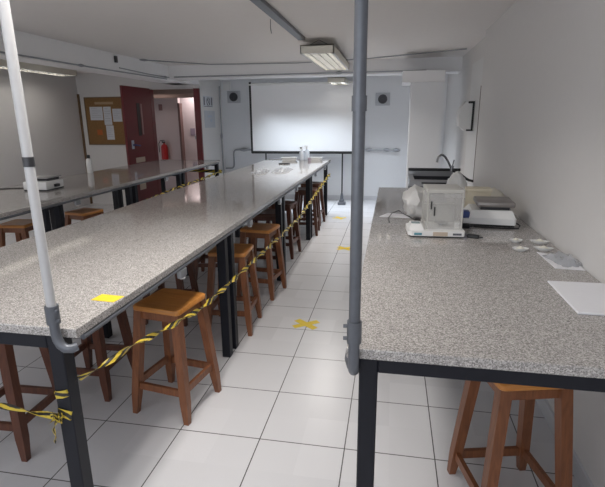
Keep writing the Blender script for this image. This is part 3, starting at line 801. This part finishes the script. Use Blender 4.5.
# cream boxes behind the balances
bx = thing('card_box', 'cream cardboard box behind the bench scale', 'box', (1.275, 1.6, H), R(-4))
obj('box_body', box(B(), -.085, .085, -.06, .06, 0, .165, .003), M['cream'], bx); obj('lid', box(B(), -.09, .09, -.065, .065, .165, .19, .003), M['cream'], bx)
o = obj('white_bag', crumple(B(), .24, .2, .15, 9, .03, random.Random(5)), M['offwhite'], None, True); o.location = (1.425, 1.87, H)
tag(o, 'ivory plastic bag slumped by the wall behind the cream box', 'bag')
o = obj('cloth_bundle', crumple(B(), .20, .24, .215, 12, .03, random.Random(9)), M['white'], None, True); o.location = (1.225, 2.4, H)
tag(o, 'white bundle of cloth under the tap at the back of the bench', 'cloth')

# paper and cable left of the balance
o = obj('paper_sheet', prism(B(), [(-.13, -.05), (.10, -.075), (.14, .03), (-.07, .09)], .0005, .003), M['paper']); o.location = (0.689, 1.396, H)
tag(o, 'white paper under a thin black cable on the bench, left of the balance', 'paper')
o = obj('thin_cable', tube(B(), [(0.632, 1.151, H+.005), (0.625, 1.278, H+.008), (0.65, 1.396, H+.02), (0.699, 1.455, H+.03), (0.728, 1.396, H+.02), (0.777, 1.308, H+.012), (0.836, 1.151, H+.008), (0.855, 1.122, H+.008)], .0035, 8), M['black'], None, True)
tag(o, 'thin black cable looping over the white paper left of the balance', 'cable')

# small white weighing boats
def boat(label, x, y, l, w_, a):
    b = B(); n = 20
    rings = []
    for s, z in ((.45, 0), (.8, .008), (1., .018), (.93, .018), (.6, .008), (.2, .005)):
        rings.append([b.verts.new((l/2*s*math.cos(2*PI*k/n), w_/2*s*math.sin(2*PI*k/n), z)) for k in range(n)])
    for i in range(5):
        for k in range(n): b.faces.new((rings[i][k], rings[i][(k+1) % n], rings[i+1][(k+1) % n], rings[i+1][k]))
    b.faces.new(rings[0][::-1]); b.faces.new(rings[-1])
    t = thing('weighing_boat', label, 'dish', (x, y, H), R(a), 'white weighing boats on the right bench')
    obj('dish', b, M['white'], t, True)
    pw = B(); lathe(pw, [(w_*.3, .006), (w_*.26, .016), (w_*.12, .025), (.002, .028)], 14)
    for v in pw.verts: v.co.x *= l/w_*.9
    obj('powder', pw, M['offwhite'], t, True)
    return t
boat('left white weighing boat in the back row', 1.35, 0.72, .075, .05, 8)
boat('left white weighing boat in the front row', 1.328, 0.535, .085, .05, -6)
boat('right white weighing boat in the back row, by the wall', 1.474, 0.712, .105, .045, -14)
boat('right white weighing boat in the front row, beside the small sheet', 1.452, 0.562, .10, .045, -10)

o = obj('paper_sheet', prism(B(), [(1.408, 0.52), (1.413, 0.241), (1.54, 0.226), (1.545, 0.446)], H+.0005, H+.003), M['paper'])
tag(o, 'small white sheet by the wall under a clear plastic wrapper', 'paper')
o = obj('plastic_wrapper', crumple(B(), .11, .2, .035, 8, .03, random.Random(2)), M['film'], None, True); o.location = (1.487, 0.368, H+.003); o.rotation_euler = (0, 0, R(15))
tag(o, 'crumpled clear plastic wrapper on the small white sheet', 'wrapper')
o = obj('paper_pad', box(B(), 1.317, 1.548, -0.322, 0.03, H+.0005, H+.009, .002), M['paper'])
tag(o, 'large white paper pad at the near right of the bench', 'paper pad')

# ------------------------------------------------------------------ sink and tap at the end of the bench
sk = thing('steel_sink', 'stainless steel sink with a basin toned dark for shade beyond the far end of the right bench', 'sink', (.825, 2.91, 0))
X1 = .56
b = box(B(), 0, X1, 0, .06, .955, 1.02, .004); box(b, 0, .05, .06, .55, .955, 1.02); box(b, X1-.05, X1, .06, .55, .955, 1.02); box(b, 0, X1, .55, .62, .955, 1.06, .004)
obj('rim', b, M['inox'], sk)
b = box(B(), .05, X1-.05, .06, .55, .80, .81); box(b, .05, .055, .06, .55, .8, 1.0); box(b, X1-.055, X1-.05, .06, .55, .8, 1.0); box(b, .055, X1-.055, .06, .065, .8, 1.0); box(b, .055, X1-.055, .545, .55, .8, 1.0)
obj('basin', b, M['dark_metal'], sk)  # stainless basin given dark metal to stand in for its inner shade
obj('apron', box(B(), .012, X1-.01, .012, .6, .88, .955), M['black'], sk)
obj('slot', box(B(), .12, .46, -.004, 0, .985, 1.0), M['black'], sk)
obj('splash_rail', box(B(), 0.0, X1+.01, .53, .56, 1.06, 1.09, .003), M['black'], sk)
b = B()
for xx in (.01, X1-.05):
    for yy in (.01, .57): box(b, xx, xx+.04, yy, yy+.04, 0, .88)
obj('stand', b, M['steel_black'], sk)
tp_ = thing('tap', 'dark gooseneck tap reaching from the right wall over the sink', 'tap', (1.30, 3.45, 1.06))
o0 = Vector(tp_.location)
arcp = [(1.136, 3.45, 1.155), (1.14, 3.45, 1.19), (1.152, 3.45, 1.22), (1.175, 3.45, 1.238), (1.20, 3.45, 1.235), (1.225, 3.45, 1.212), (1.255, 3.45, 1.165), (1.285, 3.45, 1.11), (1.30, 3.45, 1.075)]
obj('spout', tube(B(), L_(arcp), .012, 12), M['chrome'], tp_, True)
obj('wall_arm', tube(B(), L_([(1.29, 3.45, 1.085), (1.36, 3.46, 1.05), (1.44, 3.48, .99), (1.5, 3.5, .955), (1.565, 3.5, .94)]), [.02, .018, .016, .014, .014], 12), M['dark_metal'], tp_, True)
b = tube(B(), L_([(1.298, 3.45, 1.06), (1.303, 3.45, 1.12)]), .02, 12); bar(b, Vector((1.303, 3.45, 1.11))-o0, Vector((1.318, 3.44, 1.185))-o0, .014, .01)
obj('lever', b, M['chrome'], tp_)

ds = thing('towel_dispenser', 'white wall dispenser with a dark side frame above the tap', 'dispenser', (XR+.055, 4.12, 1.48))
b = B()
pr = [(0, 0), (-.1, .0), (-.17, .06), (-.19, .16), (-.17, .27), (-.11, .345), (0, .36)]
lo = [b.verts.new((x, 0, z)) for x, z in pr]; hi = [b.verts.new((x, .24, z)) for x, z in pr]
b.faces.new(lo[::-1]); b.faces.new(hi)
for i in range(len(pr)): b.faces.new((lo[i], lo[(i+1) % 7], hi[(i+1) % 7], hi[i]))
obj('cover', b, M['white'], ds)
b = box(B(), -.035, -.012, -.014, -.001, .0, .35, .003); box(b, -.085, -.012, -.014, -.001, .325, .35, .003); box(b, -.09, -.012, -.014, -.001, .0, .02, .003)
obj('side_frame', b, M['black'], ds)

# ------------------------------------------------------------------ camera
yaw, pitch, roll = 0.18675401864801572, -0.2602963770822405, -0.008944158932099183
f = Vector((-math.sin(yaw)*math.cos(pitch), math.cos(yaw)*math.cos(pitch), math.sin(pitch)))
r = Vector((math.cos(yaw), math.sin(yaw), 0)); u = r.cross(f)
r2 = r*math.cos(roll) + u*math.sin(roll); u2 = -r*math.sin(roll) + u*math.cos(roll)
cam = bpy.data.cameras.new('camera'); co = bpy.data.objects.new('camera', cam); C.objects.link(co)
cam.sensor_width = 36; cam.lens = 468/605*36; cam.clip_start = .05
mw = Matrix((r2, u2, -f)).transposed().to_4x4(); mw.translation = Vector((.629, -2.0561, 1.6416))
co.matrix_world = mw
sc.camera = co
sc.view_settings.view_transform = 'Standard'; sc.view_settings.look = 'None'
sc.view_settings.gamma = 1; sc.view_settings.use_curve_mapping = False
sc.view_settings.exposure = 0.0
